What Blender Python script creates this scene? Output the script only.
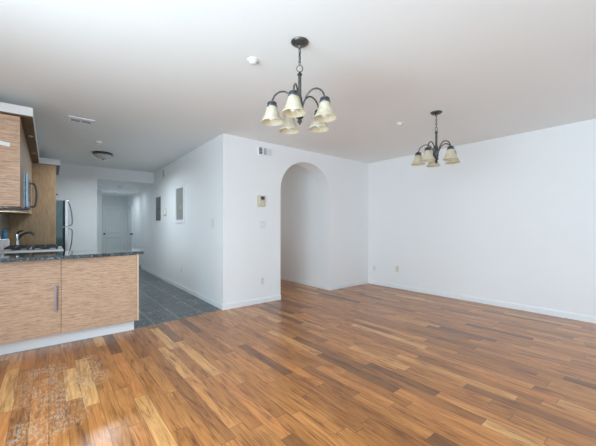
import bpy, bmesh, math, random
from mathutils import Vector, Matrix
random.seed(7)
sc = bpy.context.scene
for o in list(bpy.data.objects):
    bpy.data.objects.remove(o)
C = sc.collection
PI = math.pi

# ------------------------------------------------------------------ camera
TH = math.radians(39.2)
cam_d = bpy.data.cameras.new('camera')
cam = bpy.data.objects.new('camera', cam_d); C.objects.link(cam)
cam.location = (0, 0, 1.225); cam.rotation_euler = (PI/2, 0, -TH)
cam_d.sensor_width = 36; cam_d.lens = 306/596*36
cam_d.shift_y = 3.8/596; cam_d.clip_start = .02
sc.camera = cam

# ------------------------------------------------------------------ world, daylight, exposure
w = bpy.data.worlds.new('sky'); sc.world = w; w.use_nodes = True
w.node_tree.nodes['Background'].inputs[0].default_value = (.75, .86, 1, 1)
w.node_tree.nodes['Background'].inputs[1].default_value = 1.0
sc.view_settings.view_transform = 'Standard'; sc.view_settings.look = 'None'
sc.view_settings.exposure = 0.52; sc.view_settings.gamma = 1
sc.view_settings.use_curve_mapping = False
sc.cycles.max_bounces = 14; sc.cycles.diffuse_bounces = 10
sc.cycles.caustics_reflective = False; sc.cycles.caustics_refractive = False

def area(name, loc, rot, sx, sy, power, col, spread=180):
    l = bpy.data.lights.new(name, 'AREA'); l.shape = 'RECTANGLE'; l.size = sx; l.size_y = sy
    l.energy = power; l.color = col; l.spread = math.radians(spread)
    o = bpy.data.objects.new(name, l); C.objects.link(o); o.location = loc; o.rotation_euler = rot
    return o
DAY = (.66, .863, 1)
WIN = [(-.9, 2.0), (3.3, 5.1)]          # the two glazed openings of the rear wall
for i, (a, b) in enumerate(WIN):
    area('daylight_rear', ((a+b)/2, -1.16, 1.25), (PI/2, 0, PI), b-a, 2.2, 52*(b-a), DAY, 160)
LWIN = (-.8, 2.2)                        # unseen opening of the left wall, added for fill light on the hall wall
area('fill_left', (-1.36, .7, 1.25), (PI/2, 0, -PI/2), 3.0, 2.2, 160, DAY, 170)
KWIN = (5.45, 5.80, .95, 1.42)          # small out-of-frame window over the sink, added to brighten the kitchen
area('fill_sink', (-.66, 5.625, 1.185), (PI/2, 0, -PI/2), .35, .47, 11, (.76, .87, 1))
# unseen fill lamp added before the passage end wall to brighten the passage
area('fill_passage', (3.55, 7.42, 1.5), (-PI/2, 0, 0), .9, 1.6, 3.5, (1, 1, .97))

# ------------------------------------------------------------------ helpers
def BM(): return bmesh.new()
def box(bm, x0, x1, y0, y1, z0, z1, bev=0, seg=2):
    t = bmesh.new()
    vs = [t.verts.new(p) for p in ((x0,y0,z0),(x1,y0,z0),(x1,y1,z0),(x0,y1,z0),(x0,y0,z1),(x1,y0,z1),(x1,y1,z1),(x0,y1,z1))]
    for f in ((0,3,2,1),(4,5,6,7),(0,1,5,4),(1,2,6,5),(2,3,7,6),(3,0,4,7)):
        t.faces.new([vs[i] for i in f])
    if bev:
        bmesh.ops.bevel(t, geom=list(t.edges), offset=bev, segments=seg, affect='EDGES', profile=.5)
    join(bm, t); return bm
def join(bm, t):
    m = bpy.data.meshes.new('tmp'); t.to_mesh(m); t.free(); bm.from_mesh(m); bpy.data.meshes.remove(m)
def prism(bm, poly, axis, a, b, bev=0):
    """poly of 2-D points extruded along axis from a to b. axis z: (x,y); y: (x,z); x: (y,z)"""
    t = bmesh.new()
    def P(p, c): return {'z': (p[0], p[1], c), 'y': (p[0], c, p[1]), 'x': (c, p[0], p[1])}[axis]
    lo = [t.verts.new(P(p, a)) for p in poly]; hi = [t.verts.new(P(p, b)) for p in poly]
    n = len(poly)
    t.faces.new(lo[::-1]); t.faces.new(hi)
    for i in range(n): t.faces.new((lo[i], lo[(i+1) % n], hi[(i+1) % n], hi[i]))
    bmesh.ops.recalc_face_normals(t, faces=t.faces)
    if bev: bmesh.ops.bevel(t, geom=list(t.edges), offset=bev, segments=2, affect='EDGES')
    join(bm, t); return bm
def tube(bm, pts, r, seg=10, closed=False):
    t = bmesh.new(); pts = [Vector(p) for p in pts]; n = len(pts); rings = []
    prev = None
    for i, p in enumerate(pts):
        d = (pts[(i+1) % n]-pts[i-1]) if closed else (pts[min(i+1, n-1)]-pts[max(i-1, 0)])
        d.normalize()
        if prev is None:
            u = d.orthogonal().normalized()
        else:
            u = (prev-d*prev.dot(d)).normalized()
        prev = u; v = d.cross(u); rr = r[i] if isinstance(r, (list, tuple)) else r
        rings.append([t.verts.new(p+(u*math.cos(2*PI*k/seg)+v*math.sin(2*PI*k/seg))*rr) for k in range(seg)])
    m = n if closed else n-1
    for i in range(m):
        A, B = rings[i], rings[(i+1) % n]
        for k in range(seg): t.faces.new((A[k], A[(k+1) % seg], B[(k+1) % seg], B[k]))
    if not closed: t.faces.new(rings[0][::-1]); t.faces.new(rings[-1])
    bmesh.ops.recalc_face_normals(t, faces=t.faces)
    join(bm, t); return bm
def lathe(bm, prof, c=(0,0,0), seg=32, axis='z', close=False):
    """prof: (r, h) along axis from c"""
    t = bmesh.new(); rings = []
    for r, h in prof:
        ring = []
        for k in range(seg):
            a = 2*PI*k/seg; x, y = max(r, 1e-4)*math.cos(a), max(r, 1e-4)*math.sin(a)
            p = {'z': (x, y, h), 'x': (h, x, y), 'y': (x, h, y)}[axis]
            ring.append(t.verts.new((p[0]+c[0], p[1]+c[1], p[2]+c[2])))
        rings.append(ring)
    m = len(rings) if close else len(rings)-1
    for i in range(m):
        A, B = rings[i], rings[(i+1) % len(rings)]
        for k in range(seg): t.faces.new((A[k], A[(k+1) % seg], B[(k+1) % seg], B[k]))
    if not close: t.faces.new(rings[0][::-1]); t.faces.new(rings[-1])
    bmesh.ops.recalc_face_normals(t, faces=t.faces)
    join(bm, t); return bm
def smooth_path(pts, n=6):
    out = []; P = [Vector(p) for p in pts]
    for i in range(len(P)-1):
        p0 = P[max(i-1, 0)]; p1 = P[i]; p2 = P[i+1]; p3 = P[min(i+2, len(P)-1)]
        for k in range(n):
            s = k/n
            out.append(.5*((2*p1)+(-p0+p2)*s+(2*p0-5*p1+4*p2-p3)*s*s+(-p0+3*p1-3*p2+p3)*s**3))
    out.append(P[-1]); return out
def wpos(o):
    v = Vector(o.location)
    while o.parent: o = o.parent; v += Vector(o.location)
    return v
def obj(name, bm, mat, parent=None, smooth=False, loc=None):
    """ONE mesh object; bm is in world coordinates, loc is where its origin goes"""
    off = Vector(loc) if loc else (wpos(parent) if parent else Vector((0,0,0)))
    bm.transform(Matrix.Translation(-off))
    me = bpy.data.meshes.new(name); bm.to_mesh(me); bm.free()
    if smooth:
        for p in me.polygons: p.use_smooth = True
        me.set_sharp_from_angle(angle=math.radians(40))
    o = bpy.data.objects.new(name, me); C.objects.link(o)
    me.materials.append(mat)
    if parent:
        o.parent = parent; o.location = off-wpos(parent)
    else: o.location = off
    return o
def tag(o, label, cat, group=None):
    o['label'] = label; o['category'] = cat
    if group: o['group'] = group
    return o
def thing(name, loc, label, cat, group=None):
    o = bpy.data.objects.new(name, None); C.objects.link(o); o.location = loc
    o.empty_display_size = .1
    return tag(o, label, cat, group)
def struct(name, bm, mat, parent=None, smooth=False):
    o = obj(name, bm, mat, parent, smooth)
    if parent is None: o['kind'] = 'structure'
    return o

# ------------------------------------------------------------------ materials
class NT:
    def __init__(s, name):
        s.m = bpy.data.materials.new(name); s.m.use_nodes = True; s.t = s.m.node_tree
        s.b = s.t.nodes['Principled BSDF']; s.out = s.t.nodes['Material Output']
    def n(s, typ, ins=None, **kw):
        nd = s.t.nodes.new(typ)
        for k, v in kw.items(): setattr(nd, k, v)
        for k, v in (ins or {}).items():
            if isinstance(v, bpy.types.NodeSocket): s.t.links.new(v, nd.inputs[k])
            else: nd.inputs[k].default_value = v
        return nd
    def math(s, op, a, b=0.0, c=None):
        d = {0: a, 1: b}
        if c is not None: d[2] = c
        return s.n('ShaderNodeMath', d, operation=op).outputs[0]
    def mix(s, f, a, b, blend='MIX'):
        nd = s.n('ShaderNodeMix', data_type='RGBA', blend_type=blend)
        for i, v in ((0, f), (6, a), (7, b)):
            if isinstance(v, bpy.types.NodeSocket): s.t.links.new(v, nd.inputs[i])
            else: nd.inputs[i].default_value = v
        return nd.outputs[2]
    def ramp(s, f, stops, interp='LINEAR'):
        nd = s.n('ShaderNodeValToRGB', {0: f}); cr = nd.color_ramp; cr.interpolation = interp
        while len(cr.elements) > 1: cr.elements.remove(cr.elements[0])
        cr.elements[0].position = stops[0][0]; cr.elements[0].color = c4(stops[0][1])
        for p, c in stops[1:]:
            e = cr.elements.new(p); e.color = c4(c)
        return nd.outputs[0]
    def set(s, **kw):
        for k, v in kw.items():
            k = {'col': 'Base Color', 'rough': 'Roughness', 'metal': 'Metallic', 'normal': 'Normal', 'coat': 'Coat Weight',
                 'coatr': 'Coat Roughness', 'coatior': 'Coat IOR', 'ior': 'IOR', 'spec': 'Specular IOR Level'}[k]
            if isinstance(v, bpy.types.NodeSocket): s.t.links.new(v, s.b.inputs[k])
            else: s.b.inputs[k].default_value = c4(v) if k == 'Base Color' else v
        return s
    def bump(s, h, strength=.2, dist=.01):
        return s.n('ShaderNodeBump', {'Height': h, 'Strength': strength, 'Distance': dist}).outputs[0]
    def pos(s): return s.n('ShaderNodeNewGeometry').outputs['Position']
    def obj(s): return s.n('ShaderNodeTexCoord').outputs['Object']
    def scale(s, v, sx, sy, sz):
        return s.n('ShaderNodeVectorMath', {0: v, 1: (sx, sy, sz)}, operation='MULTIPLY').outputs[0]
    def noise(s, v, scale, detail=3, rough=.5, dist=0):
        return s.n('ShaderNodeTexNoise', {'Vector': v, 'Scale': scale, 'Detail': detail, 'Roughness': rough, 'Distortion': dist}).outputs['Fac']
def c4(c): return (c[0], c[1], c[2], 1) if len(c) == 3 else c
def plain(name, col, rough=.5, metal=0, var=.04, vscale=6, bump=0, bscale=200, **kw):
    k = NT(name); f = k.noise(k.obj(), vscale, 3)
    a = [max(0, x*(1-var)) for x in col]; b = [min(1, x*(1+var)) for x in col]
    k.set(col=k.ramp(f, [(.3, a), (.7, b)]), rough=rough, metal=metal, **kw)
    if bump: k.set(normal=k.bump(k.noise(k.obj(), bscale, 2), bump, .002))
    return k.m

M = {}
M['wall'] = plain('white_wall_paint', (.85, .86, .865), .75, var=.008, vscale=1.2, bump=.06, bscale=260)
M['ceil'] = plain('ceiling_paint', (.87, .885, .875), .85, var=.008, vscale=1.0, bump=.06, bscale=200)
M['trim'] = plain('white_trim_paint', (.84, .86, .87), .35, var=.01)
M['door'] = plain('white_door_paint', (.82, .85, .85), .4, var=.01)
M['white'] = plain('white_enamel', (.82, .83, .83), .25, var=.01)
M['offwhite'] = plain('off_white_plastic', (.72, .70, .62), .4, var=.02)
M['plate'] = plain('white_plastic_plate', (.74, .75, .75), .35, var=.01)
M['beige'] = plain('beige_plastic', (.60, .54, .36), .45, var=.03)
M['black'] = plain('black_iron', (.02, .02, .022), .45, var=.1)
M['dark'] = plain('dark_slot', (.05, .052, .055), .6, var=.1)
M['lcd'] = plain('dark_display', (.05, .055, .06), .2, var=.1)
M['panelgrey'] = plain('grey_panel_paint', (.11, .135, .145), .5, var=.06)
M['breaker'] = plain('grey_breaker_door', (.30, .295, .28), .45, var=.05)
M['ventgrey'] = plain('vent_grey', (.42, .42, .42), .5, var=.05)
M['bronze'] = plain('dark_bronze', (.11, .118, .113), .34, .75, var=.25, vscale=40)
M['pewter'] = plain('blued_pewter', (.13, .13, .15), .35, .8, var=.25, vscale=60)
M['steel'] = plain('brushed_stainless', (.62, .65, .67), .28, 1, var=.05, vscale=20)
M['handle'] = plain('satin_nickel', (.36, .34, .36), .4, 1, var=.05)
M['microsteel'] = plain('window_tinted_stainless', (.38, .50, .58), .25, 1, var=.1, vscale=20)  # blue of the reflected window is put into the steel colour
M['chrome'] = plain('chrome', (.75, .77, .79), .1, 1, var=.02)
M['fridge'] = plain('fridge_side_reflect_tint', (.035, .085, .09), .10, 0, var=.15, coat=.6)  # dark side, with the teal of window reflections put into its colour
M['gasket'] = plain('black_gasket', (.012, .013, .02), .6, var=.1)
M['blue'] = plain('blue_plastic', (.03, .22, .42), .3, var=.1)
M['tape'] = plain('white_tape', (.85, .85, .85), .5, var=.01)
M['bulb'] = plain('frosted_bulb', (.85, .85, .82), .2, var=.01)
M['laminate'] = plain('grey_underside', (.16, .16, .155), .5, var=.05)

def wood_panel(name, dark, mid, light, grain='x', rough=.42, sc_=1.0):
    """fine straight-grained veneer, grain along the axis given"""
    k = NT(name); p = k.obj()
    s = {'x': (3.2, 30, 62), 'y': (30, 3.2, 62), 'z': (62, 62, 3.2)}[grain]
    a = k.noise(k.scale(p, *[v*sc_ for v in s]), 1.6, 6, .72)
    s2 = {'x': (11, 30, 190), 'y': (30, 11, 190), 'z': (190, 190, 11)}[grain]
    b = k.noise(k.scale(p, *[v*sc_ for v in s2]), 1.3, 4, .7)
    f = k.math('ADD', k.math('MULTIPLY', a, .5), k.math('MULTIPLY', b, .5))
    col = k.ramp(f, [(.36, dark), (.49, mid), (.62, light)])
    k.set(col=col, rough=rough, normal=k.bump(f, .12, .002))
    return k.m
M['veneer'] = wood_panel('pale_oak_veneer', (.25, .145, .088), (.56, .36, .235), (.72, .51, .37), 'x')
M['veneer_edge'] = plain('pale_oak_edge', (.66, .50, .35), .45, var=.06, vscale=30)
M['panel_wood'] = wood_panel('brown_oak_veneer', (.20, .125, .065), (.37, .245, .135), (.49, .335, .20), 'z', .4)
M['face_wood'] = wood_panel('brown_oak_face', (.17, .10, .055), (.30, .19, .105), (.38, .25, .15), 'z', .62)
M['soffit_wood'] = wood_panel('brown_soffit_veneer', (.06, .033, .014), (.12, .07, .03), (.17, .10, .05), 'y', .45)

def floor_mat():
    k = NT('oak_plank_floor'); p = k.pos()
    sp = k.n('ShaderNodeSeparateXYZ', {0: p}); X, Y = sp.outputs[0], sp.outputs[1]
    W = .094
    xr = k.math('DIVIDE', X, W); row = k.math('FLOOR', xr); fx = k.math('FRACT', xr)
    wn = k.n('ShaderNodeTexWhiteNoise', {'W': row}, noise_dimensions='1D')
    r1 = wn.outputs['Value']
    wn2 = k.n('ShaderNodeTexWhiteNoise', {'W': k.math('ADD', row, 311.7)}, noise_dimensions='1D')
    L = k.math('ADD', k.math('MULTIPLY', wn2.outputs['Value'], .55), .50)
    yr = k.math('ADD', k.math('DIVIDE', Y, L), k.math('MULTIPLY', r1, 17.3))
    idx = k.math('FLOOR', yr); fy = k.math('FRACT', yr)
    cv = k.n('ShaderNodeCombineXYZ', {0: row, 1: idx, 2: 0.0}).outputs[0]
    rn = k.n('ShaderNodeTexWhiteNoise', {'Vector': cv}, noise_dimensions='3D')
    rv, rc = rn.outputs['Value'], rn.outputs['Color']
    # grain: stretched along the board and shifted for each board
    shift = k.n('ShaderNodeVectorMath', {0: rc, 1: (9, 9, 9)}, operation='MULTIPLY').outputs[0]
    pg = k.n('ShaderNodeVectorMath', {0: k.scale(p, 1, .11, 1), 1: shift}, operation='ADD').outputs[0]
    g1 = k.noise(pg, 26, 5, .62, .9)
    g2 = k.noise(k.n('ShaderNodeVectorMath', {0: k.scale(p, 1, .035, 1), 1: shift}, operation='ADD').outputs[0], 160, 3, .6)
    g3 = k.noise(k.n('ShaderNodeVectorMath', {0: k.scale(p, 1, .28, 1), 1: shift}, operation='ADD').outputs[0], 9, 3, .6, .6)
    base = k.ramp(rv, [(0, (.18, .068, .020)), (.10, (.31, .118, .030)), (.35, (.43, .165, .040)), (.6, (.47, .192, .050)), (.75, (.52, .197, .052)), (.92, (.58, .268, .080)), (1, (.69, .365, .13))])
    tone = k.math('ADD', k.math('MULTIPLY', k.math('SUBTRACT', g1, .5), 2.0), k.math('MULTIPLY', k.math('SUBTRACT', g2, .5), 1.1))
    gm = k.ramp(k.math('ADD', tone, .5), [(.05, (.34, .27, .21)), (.40, (.84, .81, .78)), (.6, (1.0, 1.0, 1.0)), (.9, (1.2, 1.24, 1.3))])
    col = k.mix(1.0, base, gm, 'MULTIPLY')
    # dark heart figure in some boards
    heart = k.math('MULTIPLY', k.ramp(g3, [(.60, (0,0,0)), (.72, (1,1,1))]), k.math('GREATER_THAN', k.n('ShaderNodeSeparateColor', {0: rc}).outputs[1], .62))
    col = k.mix(k.math('MULTIPLY', heart, .55), col, (.13, .062, .028, 1))
    # seams
    ex = k.math('MINIMUM', fx, k.math('SUBTRACT', 1.0, fx)); ey = k.math('MULTIPLY', k.math('MINIMUM', fy, k.math('SUBTRACT', 1.0, fy)), L)
    seam = k.math('MAXIMUM', k.math('LESS_THAN', k.math('MULTIPLY', ex, W), .0014), k.math('LESS_THAN', ey, .0016))
    col = k.mix(k.math('MULTIPLY', seam, .72), col, (.06, .03, .014, 1))
    # worn, scuffed varnish in front of the peninsula: whitish scrapes with their own outline
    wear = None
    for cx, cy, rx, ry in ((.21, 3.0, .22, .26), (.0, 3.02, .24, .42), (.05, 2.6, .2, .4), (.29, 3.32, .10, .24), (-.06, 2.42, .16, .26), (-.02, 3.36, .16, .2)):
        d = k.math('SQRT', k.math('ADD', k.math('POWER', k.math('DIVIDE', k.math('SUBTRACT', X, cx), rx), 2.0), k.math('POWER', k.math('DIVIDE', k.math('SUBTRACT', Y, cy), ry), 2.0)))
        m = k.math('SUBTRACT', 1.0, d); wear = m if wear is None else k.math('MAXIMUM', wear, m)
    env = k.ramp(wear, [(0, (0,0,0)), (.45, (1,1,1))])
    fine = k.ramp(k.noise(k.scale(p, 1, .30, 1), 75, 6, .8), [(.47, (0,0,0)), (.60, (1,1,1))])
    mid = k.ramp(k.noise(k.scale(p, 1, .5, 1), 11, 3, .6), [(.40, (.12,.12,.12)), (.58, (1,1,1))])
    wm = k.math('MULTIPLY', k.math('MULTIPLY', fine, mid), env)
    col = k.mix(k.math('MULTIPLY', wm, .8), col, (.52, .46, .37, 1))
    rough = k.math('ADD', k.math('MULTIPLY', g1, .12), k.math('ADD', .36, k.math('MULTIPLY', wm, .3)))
    h = k.math('SUBTRACT', k.math('MULTIPLY', g2, .25), seam)
    k.set(col=col, rough=rough, normal=k.bump(h, .10, .002), coat=.75, coatr=k.math('ADD', .24, k.math('MULTIPLY', wm, .3)), coatior=1.5, spec=.15)
    return k.m
M['floor'] = floor_mat()

def slate_mat():
    k = NT('slate_tile_floor'); p = k.pos()
    sp = k.n('ShaderNodeSeparateXYZ', {0: p}); X, Y = sp.outputs[0], sp.outputs[1]
    W = .33
    xr = k.math('DIVIDE', k.math('SUBTRACT', X, 1.03), W); yr = k.math('DIVIDE', k.math('SUBTRACT', Y, 4.42), W)
    cv = k.n('ShaderNodeCombineXYZ', {0: k.math('FLOOR', xr), 1: k.math('FLOOR', yr), 2: 0.0}).outputs[0]
    rn = k.n('ShaderNodeTexWhiteNoise', {'Vector': cv}, noise_dimensions='3D')
    sh = k.n('ShaderNodeVectorMath', {0: rn.outputs['Color'], 1: (7, 7, 7)}, operation='MULTIPLY').outputs[0]
    q = k.n('ShaderNodeVectorMath', {0: p, 1: sh}, operation='ADD').outputs[0]
    a = k.noise(q, 5, 6, .65, 1.2); b = k.noise(k.scale(q, 1.6, .8, 1), 7, 5, .75, 2.5)
    base = k.ramp(a, [(.3, (.022, .030, .031)), (.52, (.058, .074, .076)), (.72, (.14, .165, .168))])
    base = k.mix(1.0, base, k.ramp(rn.outputs['Value'], [(0, (.75, .75, .75)), (1, (1.2, 1.2, 1.2))]), 'MULTIPLY')
    vein = k.ramp(b, [(.56, (0,0,0)), (.60, (1,1,1))])
    base = k.mix(k.math('MULTIPLY', vein, .75), base, (.30, .335, .34, 1))
    fx, fy = k.math('FRACT', xr), k.math('FRACT', yr)
    ex = k.math('MINIMUM', fx, k.math('SUBTRACT', 1.0, fx)); ey = k.math('MINIMUM', fy, k.math('SUBTRACT', 1.0, fy))
    g = k.math('MAXIMUM', k.math('LESS_THAN', ex, .012), k.math('MULTIPLY', k.math('LESS_THAN', ey, .012), .6))
    col = k.mix(g, base, (.36, .365, .35, 1))
    k.set(col=col, rough=k.math('ADD', .22, k.math('MULTIPLY', a, .25)), normal=k.bump(k.math('SUBTRACT', b, g), .25, .004), coat=.2, coatr=.2)
    return k.m
M['slate'] = slate_mat()

def granite_mat():
    k = NT('dark_granite'); p = k.obj()
    v = k.n('ShaderNodeTexVoronoi', {'Vector': p, 'Scale': 95.0}).outputs['Color']
    s = k.n('ShaderNodeSeparateColor', {0: v}).outputs[0]
    n = k.noise(p, 40, 4, .7)
    col = k.ramp(k.math('ADD', k.math('MULTIPLY', s, .6), k.math('MULTIPLY', n, .4)), [(.3, (.010, .016, .018)), (.55, (.035, .055, .06)), (.72, (.09, .115, .12)), (.82, (.28, .30, .31))])
    k.set(col=col, rough=.08, coat=.5, coatr=.04)
    return k.m
M['granite'] = granite_mat()
def stone_mat():
    k = NT('stone_backsplash'); p = k.obj()
    br = k.n('ShaderNodeTexBrick', {'Vector': k.n('ShaderNodeMapping', {'Vector': p, 'Rotation': (PI/2, 0, PI/2)}).outputs[0], 'Color1': (.20, .18, .15, 1), 'Color2': (.33, .29, .23, 1), 'Mortar': (.14, .135, .13, 1), 'Scale': 1.0, 'Mortar Size': .004, 'Brick Width': .1, 'Row Height': .1}, offset=0.0)
    k.set(col=k.mix(k.noise(p, 30, 4, .7), br.outputs[0], (.12, .105, .085, 1)), rough=.5)
    return k.m
M['stone'] = stone_mat()
def shade_mat():
    k = NT('alabaster_glass_shade'); p = k.obj()
    n = k.noise(p, 16, 5, .6, 1.5)
    col = k.ramp(n, [(.35, (.72, .63, .43)), (.52, (.81, .76, .61)), (.68, (.86, .83, .74))])
    k.set(col=col, rough=.35, coat=.3)
    tr = k.n('ShaderNodeBsdfTranslucent', {'Color': col}); mx = k.n('ShaderNodeMixShader', {0: .45})
    k.t.links.new(k.b.outputs[0], mx.inputs[1]); k.t.links.new(tr.outputs[0], mx.inputs[2]); k.t.links.new(mx.outputs[0], k.out.inputs[0])
    return k.m
M['shade'] = shade_mat()
def dome_mat():
    k = NT('ribbed_dome_glass'); n = k.noise(k.obj(), 30, 3)
    k.set(col=k.ramp(n, [(.3, (.42, .42, .40)), (.7, (.60, .60, .57))]), rough=.2, coat=.5)
    return k.m
M['dome'] = dome_mat()
def glass_mat():
    k = NT('clear_window_glass'); tr = k.n('ShaderNodeBsdfTransparent'); gl = k.n('ShaderNodeBsdfGlossy', {'Roughness': .02})
    mx = k.n('ShaderNodeMixShader', {0: .06}); k.t.nodes.remove(k.b)
    k.t.links.new(tr.outputs[0], mx.inputs[1]); k.t.links.new(gl.outputs[0], mx.inputs[2]); k.t.links.new(mx.outputs[0], k.out.inputs[0])
    return k.m
M['glass'] = glass_mat()

# ------------------------------------------------------------------ the setting
H = 2.6; RX = 5.39; FY = 4.19; FT = .30; AX0, AX1 = 3.036, 4.21
CX = 1.995                                      # hall-side corner of the arch wall
def hx(y): return CX+.020*(y-FY)                # face of the hall wall
HALL_END = 9.8; KY = 8.35; LZ = 2.325; EY = 12.7; LX = -.52; RW = 2.25
THR = [(-1.2, 4.02), (.5, 4.04), (1.995, 4.215)]   # wood / slate boundary

struct('floor', prism(BM(), [(-1.4, -1.3), (5.6, -1.3), (5.6, 7.7), (2.9, 7.7), (2.9, 4.35), (2.0, 4.35), (1.995, 4.215), (.5, 4.04), (-1.4, 4.02)], 'z', -.1, 0), M['floor'])
struct('floor_kitchen', prism(BM(), [(-1.4, 4.02), (.5, 4.04), (1.995, 4.215), (2.0, 4.35), (2.9, 4.35), (2.9, 13), (-1.4, 13)], 'z', -.1, 0), M['slate'])
struct('ceiling', prism(BM(), [(-1.4, -1.3), (5.6, -1.3), (5.6, 7.7), (2.9, 7.7), (2.9, 8.6), (-1.4, 8.6)], 'z', H, H+.12), M['ceil'])
struct('ceiling_hall', box(BM(), .75, 2.9, KY+.12, 12.9, LZ, LZ+.1), M['ceil'])
# arch wall: one outline with the arched notch
def arch_pts(n=40):
    c = (AX0+AX1)/2; r = (AX1-AX0)/2; zs, hh = 1.83, .56
    return [(c+r*math.cos(PI*(1-i/n)), zs+hh*abs(math.sin(PI*i/n))**.92) for i in range(n+1)]
poly = [(CX, 0), (AX0, 0)]+arch_pts()+[(AX1, 0), (RX+.1, 0), (RX+.1, H), (CX, H)]
struct('wall_front', prism(BM(), poly, 'y', FY, FY+FT), M['wall'])
struct('wall_right', box(BM(), RX, RX+.12, -1.2, FY, 0, H), M['wall'])
struct('wall_hall', prism(BM(), [(CX, FY+FT), (hx(HALL_END), HALL_END), (hx(HALL_END)+.14, HALL_END), (CX+.16, FY+FT)], 'z', 0, H), M['wall'])
struct('wall_hall_end', box(BM(), RW, RW+.12, HALL_END, EY, 0, LZ), M['wall'])
struct('wall_end', box(BM(), .8, RW+.12, EY, EY+.12, 0, LZ), M['wall'])
struct('wall_hall_left', prism(BM(), [(.767, KY+.12), (.867, KY+.12), (.867, 10.5), (1.2, 10.5), (1.2, EY), (1.1, EY), (1.1, 10.62), (.767, 10.62)], 'z', 0, LZ), M['wall'])
# kitchen end wall with the header over the hall opening
struct('wall_kitchen', prism(BM(), [(LX-.12, 0), (.867, 0), (.867, LZ), (hx(KY), LZ), (hx(KY), H), (LX-.12, H)], 'y', KY, KY+.12), M['wall'])
wl = prism(BM(), [(LX, KWIN[0]), (LX, 4.04), (-1.2, 4.04), (-1.2, LWIN[1]), (-1.34, LWIN[1]), (-1.34, 4.18), (LX-.12, 4.18), (LX-.12, KWIN[0])], 'z', 0, H)
box(wl, LX-.12, LX, KWIN[1], KY, 0, H); box(wl, LX-.12, LX, KWIN[0], KWIN[1], 0, KWIN[2]); box(wl, LX-.12, LX, KWIN[0], KWIN[1], KWIN[3], H)
f = BM(); a, b, c, d = KWIN
box(f, LX-.09, LX-.04, a, a+.03, c, d); box(f, LX-.09, LX-.04, b-.03, b, c, d); box(f, LX-.09, LX-.04, a+.03, b-.03, c, c+.03); box(f, LX-.09, LX-.04, a+.03, b-.03, d-.03, d)
wo = struct('window_4', f, M['trim']); obj('pane', box(BM(), LX-.067, LX-.062, a+.03, b-.03, c+.03, d-.03), M['glass'], wo)  # unseen window, added to carry the sink fill light
struct('wall_left', wl, M['wall'])
lb = BM(); box(lb, -1.34, -1.2, -1.2, LWIN[0], 0, H); box(lb, -1.34, -1.2, LWIN[0], LWIN[1], 0, .12); box(lb, -1.34, -1.2, LWIN[0], LWIN[1], 2.34, H)
struct('wall_left_living', lb, M['wall'])
f = BM()
for y in (LWIN[0], (LWIN[0]+LWIN[1])/2-.03, LWIN[1]-.06): box(f, -1.32, -1.24, y, y+.06, .12, 2.34)
for z in (.12, 2.28): box(f, -1.32, -1.24, LWIN[0]+.06, LWIN[1]-.06, z, z+.06)
wo = struct('window_3', f, M['trim'])  # unseen window, added to carry the left fill light
obj('pane', box(BM(), -1.285, -1.28, LWIN[0]+.06, LWIN[1]-.06, .18, 2.28), M['glass'], wo)
# rear wall with two glazed openings, behind the camera
rb = BM(); WZ0, WZ1 = .12, 2.34
xs = [-1.2, WIN[0][0], WIN[0][1], WIN[1][0], WIN[1][1], RX]
for i in (0, 2, 4): box(rb, xs[i], xs[i+1], -1.12, -1.0, 0, H)
for a, b in WIN: box(rb, a, b, -1.12, -1.0, 0, WZ0); box(rb, a, b, -1.12, -1.0, WZ1, H)
struct('wall_rear', rb, M['wall'])
for i, (a, b) in enumerate(WIN):
    f = BM()
    for x in (a, (a+b)/2-.03, b-.06): box(f, x, x+.06, -1.10, -1.02, WZ0, WZ1)
    for z in (WZ0, WZ1-.06): box(f, a+.06, b-.06, -1.10, -1.02, z, z+.06)
    wo = struct('window_%d' % (i+1), f, M['trim'])
    obj('pane', box(BM(), a+.06, b-.06, -1.065, -1.06, WZ0+.06, WZ1-.06), M['glass'], wo)
# passage behind the arch
struct('wall_passage_right', box(BM(), AX1, AX1+.12, FY+FT, 7.5, 0, H), M['wall'])
struct('wall_passage_left', box(BM(), 2.92, 3.036, FY+FT, 7.5, 0, H), M['wall'])
struct('wall_passage_end', box(BM(), 2.92, AX1+.12, 7.5, 7.62, 0, H), M['wall'])
# baseboards
BH, BT = .082, .013
def bboard(name, p, q, n, h=BH):
    (x0, y0), (x1, y1) = p, q; nx, ny = n
    bm = prism(BM(), [(x0, y0), (x1, y1), (x1+nx*BT, y1+ny*BT), (x0+nx*BT, y0+ny*BT)], 'z', 0, h-.012)
    prism(bm, [(x0, y0), (x1, y1), (x1+nx*BT*.55, y1+ny*BT*.55), (x0+nx*BT*.55, y0+ny*BT*.55)], 'z', h-.012, h)
    struct(name, bm, M['trim'])
bboard('baseboard_front', (CX-.013, FY), (AX0, FY), (0, -1))
bboard('baseboard_front_right', (AX1, FY), (RX, FY), (0, -1))
bboard('baseboard_right', (RX, -1.0), (RX, FY-BT), (-1, 0))
bboard('baseboard_hall', (CX, FY), (hx(HALL_END), HALL_END), (-1, 0))
bboard('baseboard_hall_end', (RW, HALL_END), (RW, 11.4), (-1, 0))
bboard('baseboard_passage', (AX1, FY), (AX1, 7.5), (-1, 0))
bboard('baseboard_kitchen', (.40, KY), (.867, KY), (0, -1))

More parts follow.
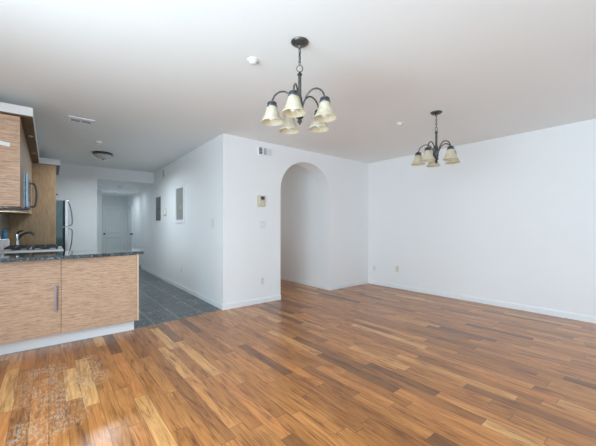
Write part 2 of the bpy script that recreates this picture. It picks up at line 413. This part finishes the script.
# doors at the end of the hall: two-panel slabs, upper panel arched
def panel_relief(bm, x0, x1, z0, z1, y, arch=0, wd=.04, dp=.012):
    """a raised moulding frame on a face at y (towards -y)"""
    n = 12
    top = [(x0+(x1-x0)*i/n, z1+arch*math.sin(PI*i/n)) for i in range(n+1)]
    pts = [(x0, z0)]+top+[(x1, z0)]
    path = []
    for i in range(len(pts)):
        path.append((pts[i][0], y, pts[i][1]))
    tube(bm, path, wd*.5, 6, closed=True)
def hall_door(n, x0, x1, zt, y):
    d = struct('door_%d' % n, box(BM(), x0, x1, y-.02, y, .01, zt, .003), M['door'])
    m = .105
    for z0, z1, a in ((.22, .86, 0), (1.02, zt-.22, .07)):
        bm = BM(); panel_relief(bm, x0+m, x1-m, z0, z1, y-.02, a)
        obj('door_panel', bm, M['door'], d)
    cs = BM(); box(cs, x0-.075, x0-.005, y-.018, y, 0, zt+.075); box(cs, x1+.005, x1+.075, y-.018, y, 0, zt+.075); box(cs, x0-.005, x1+.005, y-.018, y, zt+.005, zt+.075)
    obj('door_frame', cs, M['trim'], d)
    kb = BM(); lathe(kb, [(.028, 0), (.028, -.008), (.012, -.012), (.012, -.035), (.027, -.045), (.03, -.058), (.022, -.07), (.0, -.073)], (x0+.055, y-.02, .98), 16, 'y')
    obj('door_knob', kb, M['bronze'], d, True)
    return d
hall_door(1, 1.47, 2.15, 2.08, EY)
# second door lies on the right-hand wall of the hall
d2 = struct('door_2', box(BM(), RW-.02, RW, 11.62, 12.42, .01, 2.08, .003), M['door'])
for z0, z1, a in ((.22, .86, 0), (1.02, 1.86, .07)):
    bm = BM(); panel_relief(bm, 0, .58, z0, z1, 0, a)
    bm.transform(Matrix.Translation((RW-.02, 11.73, 0)) @ Matrix.Rotation(PI/2, 4, 'Z'))
    obj('door_panel', bm, M['door'], d2)
cs = BM(); box(cs, RW-.018, RW, 11.545, 11.615, 0, 2.155); box(cs, RW-.018, RW, 12.425, 12.495, 0, 2.155); box(cs, RW-.018, RW, 11.615, 12.425, 2.085, 2.155)
obj('door_frame', cs, M['trim'], d2)
kb = BM(); lathe(kb, [(.028, 0), (.028, -.008), (.012, -.012), (.012, -.035), (.027, -.045), (.03, -.058), (.022, -.07), (.0, -.073)], (RW-.02, 11.70, .98), 16, 'x')
obj('door_knob', kb, M['bronze'], d2, True)

# ------------------------------------------------------------------ kitchen
# peninsula cabinet
PF, PB = 3.965, 4.56                             # door face, back
PX1 = .822
pen = thing('base_cabinet', (.15, 4.3, 0), 'pale oak peninsula cabinet with white toe kick under dark granite counter', 'cabinet')
obj('carcass', box(BM(), LX+.005, .80, PF+.022, PB, .13, .90), M['veneer'], pen)
obj('toe_kick', box(BM(), LX+.005, .79, 4.06, PB-.02, 0, .13), M['trim'], pen)
obj('end_panel', box(BM(), .80, PX1, PF-.004, PB, .13, .90, .002), M['veneer_edge'], pen)
seam = .101
bar = [(-.515, seam-.0015), (seam+.0015, .798)]
for i, (a, b) in enumerate(bar):
    dr = obj('door', box(BM(), a, b, PF, PF+.02, .132, .897, .002), M['veneer'], pen)
    if i == 0:
        hb = BM(); x = .056; hm = M['handle']
        box(hb, x-.011, x+.011, PF-.036, PF-.026, .372, .632, .003)
        for z in (.395, .609): box(hb, x-.006, x+.006, PF-.027, PF, z-.006, z+.006)
        obj('handle', hb, hm, dr)
# bowed granite counter
front = []
n = 24
for i in range(n+1):
    t = i/n; x = LX+.005+(.80-LX-.005)*t
    u = (x-.05)/.75
    front.append((x, 3.965-.105*max(0, 1-abs(u)**2.0) if x > .05 else 3.86))
end = [(.862, 3.985), (.892, 4.02), (.905, 4.08), (.905, 4.50), (.895, 4.55), (.865, 4.575)]
tag(obj('countertop', prism(BM(), front+end+[(LX+.005, 4.575)], 'z', .90, .936, .006), M['granite']), 'dark granite peninsula countertop with bowed front edge', 'countertop')

# range behind the peninsula, its side towards us
RY0, RY1, RXF = 4.76, 5.52, .145
st = thing('kitchen_range', (-.2, 5.14, 0), 'white kitchen range with black cooktop grates behind the peninsula counter', 'stove')
obj('body', box(BM(), LX+.01, .085, RY0, RY1, .04, .878, .004), M['black'], st)
obj('base', box(BM(), LX+.05, .05, RY0+.03, RY1-.03, 0, .04), M['black'], st)
obj('cooktop', box(BM(), LX+.01, RXF, RY0-.01, RY1+.01, .878, .948, .008), M['white'], st)
obj('oven_door', box(BM(), .085, .118, RY0+.01, RY1-.01, .18, .76, .006), M['steel'], st)
cp = obj('control_panel', box(BM(), .085, RXF+.02, RY0-.005, RY1+.005, .78, .876, .008), M['steel'], st)
for i in range(5):
    kb = BM(); lathe(kb, [(.022, 0), (.02, .02), (.017, .024), (0, .025)], (RXF+.02, RY0+.12+i*.13, .85), 16, 'x'); obj('knob', kb, M['black'], cp, True)
hb = BM(); tube(hb, [(.118, RY0+.08, .73), (.155, RY0+.08, .735), (.155, RY1-.08, .735), (.118, RY1-.08, .73)], .009); obj('oven_handle', hb, M['steel'], st, True)
bg = BM(); box(bg, LX+.01, LX+.125, RY0-.01, RY1+.01, .949, 1.065, .018, 3); obj('backguard', bg, M['white'], st, True)
for gx in (-.30, -.03):
    for gy in (RY0+.20, RY1-.20):
        g = BM()
        for k in (-.11, 0, .11):
            box(g, gx-.125, gx+.125, gy+k-.006, gy+k+.006, .965, .983, .002)
            box(g, gx+k-.006, gx+k+.006, gy-.15, gy+.15, .965, .983, .002)
        for sx in (-.11, .11):
            for sy in (-.11, .11): box(g, gx+sx-.008, gx+sx+.008, gy+sy-.008, gy+sy+.008, .948, .966)
        gr = obj('grate', g, M['black'], st)
        bb = BM(); lathe(bb, [(.045, .948), (.045, .956), (.032, .962), (0, .963)], (gx, gy, 0), 20); obj('burner', bb, M['dark'], gr, True)
# sink run along the left wall
sk = thing('sink_cabinet', (-.2, 6.3, 0), 'brown oak sink cabinet between the range and the tall panel', 'cabinet')
obj('carcass', box(BM(), LX+.005, .04, RY1+.02, 7.085, .1, .90), M['panel_wood'], sk)
obj('toe_kick', box(BM(), LX+.005, 0, RY1+.02, 7.085, 0, .1), M['trim'], sk)
for a, b in ((RY1+.025, 6.30), (6.305, 7.08)):
    dr = obj('door', box(BM(), .04, .06, a, b, .105, .895, .002), M['face_wood'], sk)
    hb = BM(); tube(hb, [(.06, b-.06, .6), (.09, b-.06, .6), (.09, b-.06, .8), (.06, b-.06, .8)], .005, 8); obj('handle', hb, M['steel'], dr, True)
cb = BM(); box(cb, LX+.005, .075, RY1+.015, 7.085, .901, .936, .003)
tag(obj('countertop', cb, M['granite']), 'dark granite sink counter running back to the tall brown panel', 'countertop')
# tap
tp = thing('kitchen_faucet', (-.37, 6.3, .936), 'chrome kitchen faucet with black arched spout before the brown panel', 'faucet')
b = BM(); lathe(b, [(.032, .936), (.032, .944), (.022, .955), (.02, 1.05), (.024, 1.07), (.022, 1.115), (0, 1.125)], (-.37, 6.3, 0), 20); obj('body', b, M['chrome'], tp, True)
b = BM(); tube(b, smooth_path([(-.36, 6.3, 1.03), (-.315, 6.3, 1.10), (-.25, 6.3, 1.135), (-.20, 6.3, 1.13), (-.18, 6.3, 1.095)]), .017, 12); obj('spout', b, M['black'], tp, True)
b = BM(); tube(b, smooth_path([(-.37, 6.3, 1.12), (-.345, 6.28, 1.15), (-.30, 6.26, 1.17)]), [.011]*12+[.008], 10); obj('lever', b, M['black'], tp, True)
# blue jar against the stone splashback
jb = thing('blue_jar', (-.49, 6.06, .936), 'rounded blue jar at far left behind the range', 'jar')
b = BM(); lathe(b, [(.020, .936), (.022, .945), (.025, 1.02), (.025, 1.11), (.020, 1.14), (.018, 1.15), (.016, 1.148), (.018, 1.10), (.020, 1.03), (.015, .95)], (-.49, 6.06, 0), 24); obj('body', b, M['blue'], jb, True)
b = BM(); lathe(b, [(.019, 1.15), (.021, 1.152), (.021, 1.17), (.016, 1.178), (0, 1.18)], (-.49, 6.06, 0), 24); obj('lid', b, M['blue'], jb, True)
sb = box(BM(), LX, LX+.004, 4.58, KWIN[0], .936, 1.43); box(sb, LX, LX+.004, KWIN[1], 7.1, .936, 1.43)
struct('wall_backsplash', sb, M['stone'])

def bulb(name, loc, power, size, col=(.80, .92, 1), spread=126):
    l = bpy.data.lights.new(name, 'AREA'); l.shape = 'DISK'; l.size = size; l.energy = power; l.color = col; l.spread = math.radians(spread)
    o = bpy.data.objects.new(name, l); C.objects.link(o); o.location = loc
# upper cabinets along the left wall
UF = -.224; UY = 4.2; UZ0, UZ1 = 1.43, 2.35
up = thing('wall_cabinet', (-.37, 5.6, UZ0), 'oak wall cabinet run with pale end panel under white soffit', 'cabinet')
obj('end_panel', box(BM(), LX+.001, UF, UY, UY+.02, UZ0, UZ1-.006, .001), M['veneer'], up)
obj('carcass', box(BM(), LX+.001, UF-.022, UY+.02, 4.745, UZ0, UZ1), M['panel_wood'], up)
obj('carcass', box(BM(), LX+.001, UF-.022, 4.746, 5.524, 1.875, UZ1), M['panel_wood'], up)
obj('carcass', box(BM(), LX+.001, UF-.022, 5.525, 7.095, UZ0, UZ1), M['panel_wood'], up)
for a, b, z in ((UY+.021, 4.742, UZ0), (4.748, 5.522, 1.875), (5.528, 6.30, UZ0), (6.304, 7.09, UZ0)):
    obj('door', box(BM(), UF-.02, UF, a, b, z, UZ1-.004, .001), M['face_wood'], up)
tpz = obj('tape', prism(BM(), [(-.42, 2.085), (-.298, 2.066), (-.301, 2.026), (-.42, 2.044)], 'y', UY-.0015, UY), M['tape'], up)
tpz['label'] = 'torn strip of white tape'
# microwave over the range
MX = -.183
mw = thing('microwave', (-.35, 5.13, 1.44), 'stainless over-range microwave with curved handle below oak cabinet', 'microwave')
obj('body', box(BM(), LX+.001, MX-.028, 4.75, 5.52, 1.446, 1.862, .003), M['microsteel'], mw)
dr = obj('door', box(BM(), MX-.027, MX, 4.752, 5.36, 1.45, 1.858, .006), M['microsteel'], mw)
obj('window', box(BM(), MX-.001, MX+.002, 4.83, 5.26, 1.53, 1.79), M['lcd'], dr)
b = BM(); tube(b, smooth_path([(MX, 5.31, 1.485), (MX+.045, 5.31, 1.50), (MX+.062, 5.31, 1.64), (MX+.045, 5.31, 1.775), (MX, 5.31, 1.79)]), .012, 10); obj('handle', b, M['pewter'], dr, True)
kp = obj('control_panel', box(BM(), MX-.027, MX, 5.363, 5.518, 1.45, 1.858, .004), M['lcd'], mw)
obj('vent_grille', box(BM(), LX+.05, MX-.03, 4.80, 5.47, 1.436, 1.446), M['dark'], mw)
# soffit over the cabinets: white face, brown underside, puck lights
sf = thing('soffit_box', (-.3, 5.6, 2.35), 'long white soffit box with brown underside over the wall cabinets', 'soffit')
obj('fascia', box(BM(), LX+.001, -.124, UY-.012, 7.09, 2.366, 2.455, .002), M['trim'], sf)
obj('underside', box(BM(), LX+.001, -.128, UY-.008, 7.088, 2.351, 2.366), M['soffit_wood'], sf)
for y in (5.04, 6.16):
    b = BM(); lathe(b, [(.03, 2.351), (.03, 2.347), (.022, 2.345), (0, 2.3445)], (-.176, y, 0), 20)
    tag(obj('puck_light', b, M['chrome'], None, True, (-.176, y, 2.351)), 'nearer round puck light on the brown soffit underside' if y < 5.5 else 'farther round puck light on the brown soffit underside', 'light', 'puck lights under the soffit')
# fridge surround
fs = thing('fridge_surround', (-.2, 7.6, 0), 'tall brown oak fridge surround panel with cabinet over the fridge', 'cabinet')
obj('side_panel', box(BM(), LX+.006, .107, 7.10, 7.122, 0, 2.335, .001), M['panel_wood'], fs)
obj('carcass', box(BM(), LX+.006, .085, 7.123, 8.2, 1.80, 2.335), M['panel_wood'], fs)
for a, b in ((7.124, 7.66), (7.664, 8.198)):
    dr = obj('door', box(BM(), .086, .105, a, b, 1.80, 2.333, .001), M['face_wood'], fs)
    hb = BM(); lathe(hb, [(.006, 0), (.006, .02), (.014, .026), (.014, .036), (0, .04)], (.105, b-.06 if a < 7.5 else a+.06, 1.86), 14, 'x'); obj('knob', hb, M['bronze'], dr, True)
sf2 = thing('soffit_box', (-.15, 7.6, 2.336), 'short white soffit box on top of the fridge surround', 'soffit')
obj('fascia', box(BM(), LX+.001, .168, 7.098, 8.34, 2.352, 2.455, .002), M['trim'], sf2)
obj('underside', box(BM(), LX+.001, .165, 7.1, 8.338, 2.336, 2.352), M['laminate'], sf2)
# fridge
fr = thing('refrigerator', (-.1, 7.6, 0), 'dark sided refrigerator with stainless doors beyond the tall brown panel', 'refrigerator')
obj('body', box(BM(), LX+.03, .207, 7.15, 8.10, .03, 1.715, .006), M['fridge'], fr)
obj('base', box(BM(), LX+.08, .18, 7.18, 8.07, 0, .03), M['gasket'], fr)
for z0, z1, h0, h1 in ((.06, 1.215, .70, 1.19), (1.228, 1.725, 1.25, 1.70)):
    dr = obj('door', box(BM(), .236, .288, 7.145, 8.105, z0, z1, .008), M['steel'], fr)
    obj('gasket', box(BM(), .207, .237, 7.16, 8.09, z0+.01, z1-.01), M['gasket'], dr)
    ym = 7.22
    hp = [(.285, ym, 0), (.343, ym, .018), (.349, ym, .12), (.340, ym, .24), (.318, ym, .36), (.296, ym, .435), (.285, ym, .45)]
    hp = [(x, y, (1.25+h) if z0 > 1 else (1.19-h*1.08)) for x, y, h in hp]
    b = BM(); tube(b, smooth_path(hp), .009, 10); obj('handle', b, M['pewter'], dr, True)

# ------------------------------------------------------------------ ceiling things
def grille(name, label, cat, frame, slats, slat_mat, frame_mat, back, root_loc, back_mat=None, group=None):
    t = thing(name, root_loc, label, cat, group)
    obj('frame', frame, frame_mat, t)
    obj('backing', back, back_mat or M['dark'], t)
    for s in slats: obj('slat', s, slat_mat, t)
    return t
# ceiling register, long way along X
fx0, fx1, fy0, fy1 = .19, .465, 4.72, 5.0
f = BM(); z0, z1 = H-.012, H
box(f, fx0, fx1, fy0, fy0+.075, z0, z1); box(f, fx0, fx1, fy1-.085, fy1, z0, z1)
box(f, fx0, fx0+.035, fy0+.075, fy1-.085, z0, z1); box(f, fx1-.035, fx1, fy0+.075, fy1-.085, z0, z1)
box(f, (fx0+fx1)/2-.008, (fx0+fx1)/2+.008, fy0+.075, fy1-.085, z0, z1)
sl = []
for i in range(4):
    s = BM(); y = fy0+.085+i*.03; box(s, fx0+.035, fx1-.035, y, y+.012, H-.009, H-.003); sl.append(s)
grille('ceiling_vent', 'white rectangular air register with dark slots on kitchen ceiling', 'vent', f, sl, M['ventgrey'], M['trim'], box(BM(), fx0+.03, fx1-.03, fy0+.07, fy1-.08, H-.003, H-.0005), ((fx0+fx1)/2, (fy0+fy1)/2, H))

DET = [(1.307, 2.19, .046, 'small white round ceiling detector left of the nearer chandelier'), (3.61, 2.288, .046, 'small white round ceiling detector left of the farther chandelier'), (.62, 5.86, .062, 'small white round ceiling detector between register and flush light')]
for x, y, r, lab in DET:
    t = thing('ceiling_detector', (x, y, H), lab, 'detector', 'small white ceiling detectors')
    b = BM(); lathe(b, [(r, H), (r, H-.008), (r*.92, H-.012), (r*.6, H-.014)], (x, y, 0), 28); obj('base', b, M['plate'], t, True)
    b = BM(); lathe(b, [(r*.7, H-.013), (r*.66, H-.024), (r*.45, H-.031), (0, H-.033)], (x, y, 0), 28); obj('cap', b, M['white'], t, True)
x, y = .787, 6.72
bulb('flush_light_fill', (x, y, H-.145), 22, .29, spread=172)  # fill added below the unlit dome, lights the kitchen
t = thing('flush_ceiling_light', (x, y, H), 'flush dome ceiling light with dark bronze rim over the kitchen', 'ceiling light')
b = BM(); lathe(b, [(.155, H), (.165, H-.012), (.165, H-.03), (.15, H-.042), (.135, H-.04)], (x, y, 0), 40); obj('rim', b, M['bronze'], t, True)
b = BM(); lathe(b, [(.148, H-.036), (.135, H-.065), (.10, H-.095), (.05, H-.113), (0, H-.118)], (x, y, 0), 40); obj('glass_dome', b, M['dome'], t, True)
b = BM(); lathe(b, [(.012, H-.112), (.014, H-.125), (.008, H-.135), (0, H-.138)], (x, y, 0), 16); obj('finial', b, M['bronze'], t, True)
for x, y, lab in ((1.52, 9.5, 'nearer small round light on the low hall ceiling'), (1.66, 11.1, 'farther small round light on the low hall ceiling')):
    t = thing('hall_ceiling_light', (x, y, LZ), lab, 'ceiling light', 'hall ceiling lights')
    b = BM(); lathe(b, [(.07, LZ), (.07, LZ-.008), (.05, LZ-.012)], (x, y, 0), 28); obj('trim_ring', b, M['white'], t, True)
    b = BM(); lathe(b, [(.05, LZ-.011), (.043, LZ-.028), (.02, LZ-.037), (0, LZ-.039)], (x, y, 0), 28); obj('lens', b, M['plate'], t, True)
    bulb('hall_light_lamp', (x, y, LZ-.045), 2.4 if y < 10 else 4.2, .09, spread=172)

# chandelier, built about its own axis (z = drop from the ceiling at 0)
def chandelier(label):
    t = thing('chandelier', (0, 0, 0), label, 'chandelier', 'five-shade chandeliers')
    b = BM(); lathe(b, [(.063, 0), (.066, -.003), (.065, -.008), (.052, -.019), (.028, -.027), (.016, -.032), (.012, -.045), (.009, -.055), (0, -.056)], seg=32); obj('canopy', b, M['bronze'], t, True)
    ch = BM(); z = -.058; i = 0
    while z > -.16:
        ring = []
        for k in range(14):
            a = 2*PI*k/14; u, v = .0085*math.cos(a), .0155*math.sin(a)
            ring.append((u, 0, z-.012+v) if i % 2 else (0, u, z-.012+v))
        tube(ch, ring, .0028, 6, closed=True); z -= .0225; i += 1
    tube(ch, smooth_path([(.004, .004, -.055), (-.007, .005, -.09), (.007, -.004, -.125), (.002, .003, -.16)]), .002, 6)
    obj('chain', ch, M['bronze'], t, True)
    b = BM(); tube(b, [(.022*math.cos(2*PI*k/24), 0, -.200+.025*math.sin(2*PI*k/24)) for k in range(24)], .0035, 8, closed=True)
    b.transform(Matrix.Rotation(math.radians(48), 4, 'Z')); obj('loop', b, M['bronze'], t, True)
    b = BM(); lathe(b, [(.006, -.222), (.011, -.232), (.017, -.240), (.019, -.248), (.012, -.254), (.012, -.262), (.0125, -.40), (.016, -.41), (.021, -.43), (.024, -.46), (.026, -.52), (.022, -.545), (.012, -.552)], seg=24); obj('stem', b, M['bronze'], t, True)
    b = BM(); lathe(b, [(.010, -.550), (.026, -.556), (.027, -.566), (.012, -.574), (.015, -.585), (.018, -.594), (.010, -.604), (.005, -.615), (0, -.618)], seg=20); obj('finial', b, M['bronze'], t, True)
    for k in range(5):
        a = 2*PI*k/5; dx, dy = math.sin(a), math.cos(a)
        P = lambda r, z: (dx*r, dy*r, z)
        b = BM(); tube(b, smooth_path([P(.018, -.515), P(.030, -.47), P(.058, -.412), P(.10, -.379), P(.145, -.379), P(.182, -.405), P(.201, -.445), P(.205, -.478)], 5), .0062, 10)
        arm = obj('arm', b, M['bronze'], t, True)
        b = BM(); lathe(b, [(.008, -.448), (.018, -.456), (.032, -.461), (.035, -.470), (.029, -.476), (.037, -.482), (.040, -.491), (.036, -.500), (.02, -.503)], P(.205, 0), 24); obj('socket_cup', b, M['pewter'], arm, True)
        b = BM(); lathe(b, [(.030, -.488), (.038, -.497), (.044, -.520), (.052, -.546), (.061, -.570), (.072, -.590), (.082, -.602), (.082, -.606), (.071, -.595), (.058, -.573), (.049, -.547), (.041, -.521), (.035, -.500), (.027, -.491)], P(.205, 0), 36, close=True)
        sh = obj('lamp_shade', b, M['shade'], t, True)
        b = BM(); lathe(b, [(.012, -.498), (.013, -.52), (.02, -.54), (.028, -.562), (.026, -.580), (.015, -.592), (0, -.595)], P(.205, 0), 20); obj('bulb', b, M['bulb'], sh, True)
    return t
def copy_tree(o, parent=None):
    c = o.copy(); C.objects.link(c)
    if parent: c.parent = parent
    for ch_ in [q for q in bpy.data.objects if q.parent == o]: copy_tree(ch_, c)
    return c
c1 = chandelier('dark bronze five-shade chandelier, the nearer and larger one, cream glass shades')
c2 = copy_tree(c1)
c2['label'] = 'dark bronze five-shade chandelier, the farther one before the right wall'
c1.location = (1.447, 1.754, H); c1.rotation_euler.z = -(TH+math.radians(48))
c2.location = (3.61, 1.798, H); c2.rotation_euler.z = -(TH+math.radians(14))

# ------------------------------------------------------------------ wall things
def frontplate(x0, x1, z0, z1, th=.008, bev=.002): return box(BM(), x0, x1, FY-th, FY, z0, z1, bev)
# supply grille high on the arch wall: three banks of louvres
x0, x1, z0, z1 = 2.585, 2.875, 2.375, 2.515
f = BM(); bars = [(x0, x0+.022), (x0+.088, x0+.108), (x0+.178, x0+.192), (x1-.028, x1)]
box(f, x0, x1, FY-.012, FY, z1-.016, z1); box(f, x0, x1, FY-.012, FY, z0, z0+.016)
for a, b in bars: box(f, a, b, FY-.012, FY, z0+.016, z1-.016)
sl = []
for i in range(4):
    s = BM(); z = z0+.03+i*.024; box(s, x0+.022, x0+.088, FY-.009, FY-.004, z, z+.006); sl.append(s)
for i in range(3):
    s = BM(); x = x0+.116+i*.022; box(s, x, x+.010, FY-.009, FY-.004, z0+.016, z1-.016); sl.append(s)
for i in range(6):
    s = BM(); x = x0+.193+i*.0115; box(s, x, x+.0095, FY-.010, FY-.004, z0+.016, z1-.016); sl.append(s)
grille('wall_vent', 'white air grille with dark slots high on wall left of arch', 'vent', f, sl, M['plate'], M['trim'], box(BM(), x0+.02, x1-.026, FY-.003, FY-.0005, z0+.014, z1-.014), ((x0+x1)/2, FY, z0))
# wall intercom
x0, x1, z0, z1 = 2.578, 2.712, 1.55, 1.722
t = thing('wall_intercom', ((x0+x1)/2, FY, z0), 'beige wall control unit with dark display, left of the arch', 'intercom')
obj('body', box(BM(), x0, x1, FY-.03, FY, z0, z1, .006), M['beige'], t)
obj('screen', box(BM(), x0+.052, x1-.016, FY-.033, FY-.029, z1-.062, z1-.012, .001), M['lcd'], t)
for i in range(2):
    for j in range(2):
        obj('button', box(BM(), x0+.056+i*.034, x0+.078+i*.034, FY-.034, FY-.029, z0+.022+j*.032, z0+.040+j*.032, .001), M['offwhite'], t)
obj('speaker_grille', box(BM(), x0+.010, x0+.038, FY-.032, FY-.029, z0+.02, z1-.02), M['offwhite'], t)
def plate_front(name, x, z, label, cat, gang, kind):
    wd = .07+.046*(gang-1)
    t = thing(name, (x, FY, z), label, cat)
    obj('face_plate', frontplate(x-wd/2, x+wd/2, z-.058, z+.058), M['plate'], t)
    for g in range(gang):
        cx = x+(g-(gang-1)/2)*.046
        if kind == 'switch': obj('rocker', box(BM(), cx-.016, cx+.016, FY-.011, FY-.006, z-.033, z+.033, .002), M['white'], t)
        else:
            for dz in (-.021, .021):
                s = obj('socket', box(BM(), cx-.016, cx+.016, FY-.0105, FY-.006, z+dz-.014, z+dz+.014, .003), M['plate'], t)
                q = BM(); box(q, cx-.008, cx-.005, FY-.0112, FY-.010, z+dz-.004, z+dz+.006); box(q, cx+.005, cx+.008, FY-.0112, FY-.010, z+dz-.004, z+dz+.006)
                obj('slot', q, M['dark'], s)
    return t
plate_front('light_switch', 2.673, 1.262, 'white double rocker switch on wall below the beige control unit', 'switch', 2, 'switch')
plate_front('power_outlet', 2.671, .355, 'white outlet low on the wall left of the arch', 'outlet', 1, 'outlet')
# things on a wall facing -X (hall wall, right wall): u runs along Y
def side_plate(name, X, y, z, label, cat, kind, mat, ty=.07, tz=.116):
    t = thing(name, (X, y, z), label, cat)
    obj('face_plate', box(BM(), X-.008, X, y-ty/2, y+ty/2, z-tz/2, z+tz/2, .002), mat, t)
    if kind == 'switch': obj('rocker', box(BM(), X-.013, X-.007, y-.017, y+.017, z-.034, z+.034, .002), M['white'], t)
    else:
        for dz in (-.021, .021):
            s = obj('socket', box(BM(), X-.0105, X-.007, y-.016, y+.016, z+dz-.014, z+dz+.014, .003), M['plate'] if kind == 'outlet' else M['offwhite'], t)
            q = BM(); box(q, X-.0112, X-.010, y-.008, y-.005, z+dz-.004, z+dz+.006); box(q, X-.0112, X-.010, y+.005, y+.008, z+dz-.004, z+dz+.006)
            obj('slot', q, M['dark'], s)
    return t
side_plate('power_outlet', RX, 4.03, .341, 'white outlet low on the right wall nearest the corner', 'outlet', 'outlet', M['plate'])
side_plate('power_outlet', RX, 3.475, .384, 'beige outlet low on the right wall, farther from the corner', 'outlet', 'beige', M['offwhite'])
side_plate('light_switch', hx(4.56), 4.56, 1.282, 'white rocker switch on hall side near the wall corner', 'switch', 'switch', M['offwhite'], .085, .125)
side_plate('power_outlet', hx(6.1), 6.1, .386, 'white outlet low on the hall wall above slate floor', 'outlet', 'outlet', M['plate'])
# hall vent
y0, y1, z0, z1 = 7.22, 7.56, 2.33, 2.56; X = hx(7.4)
f = BM(); box(f, X-.014, X, y0, y1, z1-.03, z1); box(f, X-.014, X, y0, y1, z0, z0+.03); box(f, X-.014, X, y0, y0+.09, z0+.03, z1-.03); box(f, X-.014, X, y1-.05, y1, z0+.03, z1-.03)
sl = []
for i in range(5):
    s = BM(); z = z0+.04+i*.032; box(s, X-.010, X-.005, y0+.09, y1-.05, z, z+.014); sl.append(s)
grille('wall_vent', 'small white air grille high on the hall wall near the ceiling', 'vent', f, sl, M['plate'], M['trim'], box(BM(), X-.004, X-.0005, y0+.08, y1-.04, z0+.02, z1-.02), (X, (y0+y1)/2, z0), M['ventgrey'])
# grey panel, thermostat, framed breaker panel
y0, y1, z0, z1 = 7.68, 8.08, 1.375, 1.945; X = hx(7.88)
t = thing('electrical_panel', (X, (y0+y1)/2, z0), 'dark grey electrical panel door on the far hall wall', 'electrical panel')
obj('frame', box(BM(), X-.012, X+.004, y0, y1, z0, z1, .002), M['panelgrey'], t)
dr = obj('door', box(BM(), X-.02, X-.010, y0+.03, y1-.03, z0+.03, z1-.03, .002), M['panelgrey'], t)
b = BM(); lathe(b, [(.022, 0), (.022, -.008), (.014, -.012), (0, -.013)], (X-.02, y0+.09, (z0+z1)/2), 16, 'x'); obj('latch', b, M['black'], dr, True)
X = hx(7.27)
t = thing('thermostat', (X, 7.27, 1.5), 'small white thermostat between the two hall wall panels', 'thermostat')
obj('base', box(BM(), X-.012, X, 7.18, 7.38, 1.475, 1.64, .003), M['beige'], t)
obj('cover', box(BM(), X-.034, X-.011, 7.215, 7.345, 1.497, 1.618, .006), M['white'], t)
y0, y1, z0, z1 = 5.92, 6.47, 1.30, 2.055; X = hx(6.2)
t = thing('breaker_panel', (X, (y0+y1)/2, z0), 'grey breaker panel in a white frame on the hall wall', 'electrical panel')
f = BM(); fw = .065
box(f, X-.022, X+.006, y0, y0+fw, z0, z1); box(f, X-.022, X+.006, y1-fw, y1, z0, z1); box(f, X-.022, X+.006, y0+fw, y1-fw, z0, z0+fw); box(f, X-.022, X+.006, y0+fw, y1-fw, z1-fw, z1)
obj('frame', f, M['trim'], t)
dr = obj('door', box(BM(), X-.012, X+.002, y0+fw, y1-fw, z0+fw, z1-fw, .001), M['breaker'], t)
obj('latch', box(BM(), X-.018, X-.011, (y0+y1)/2-.06, (y0+y1)/2-.035, 1.58, 1.66, .002), M['steel'], dr)
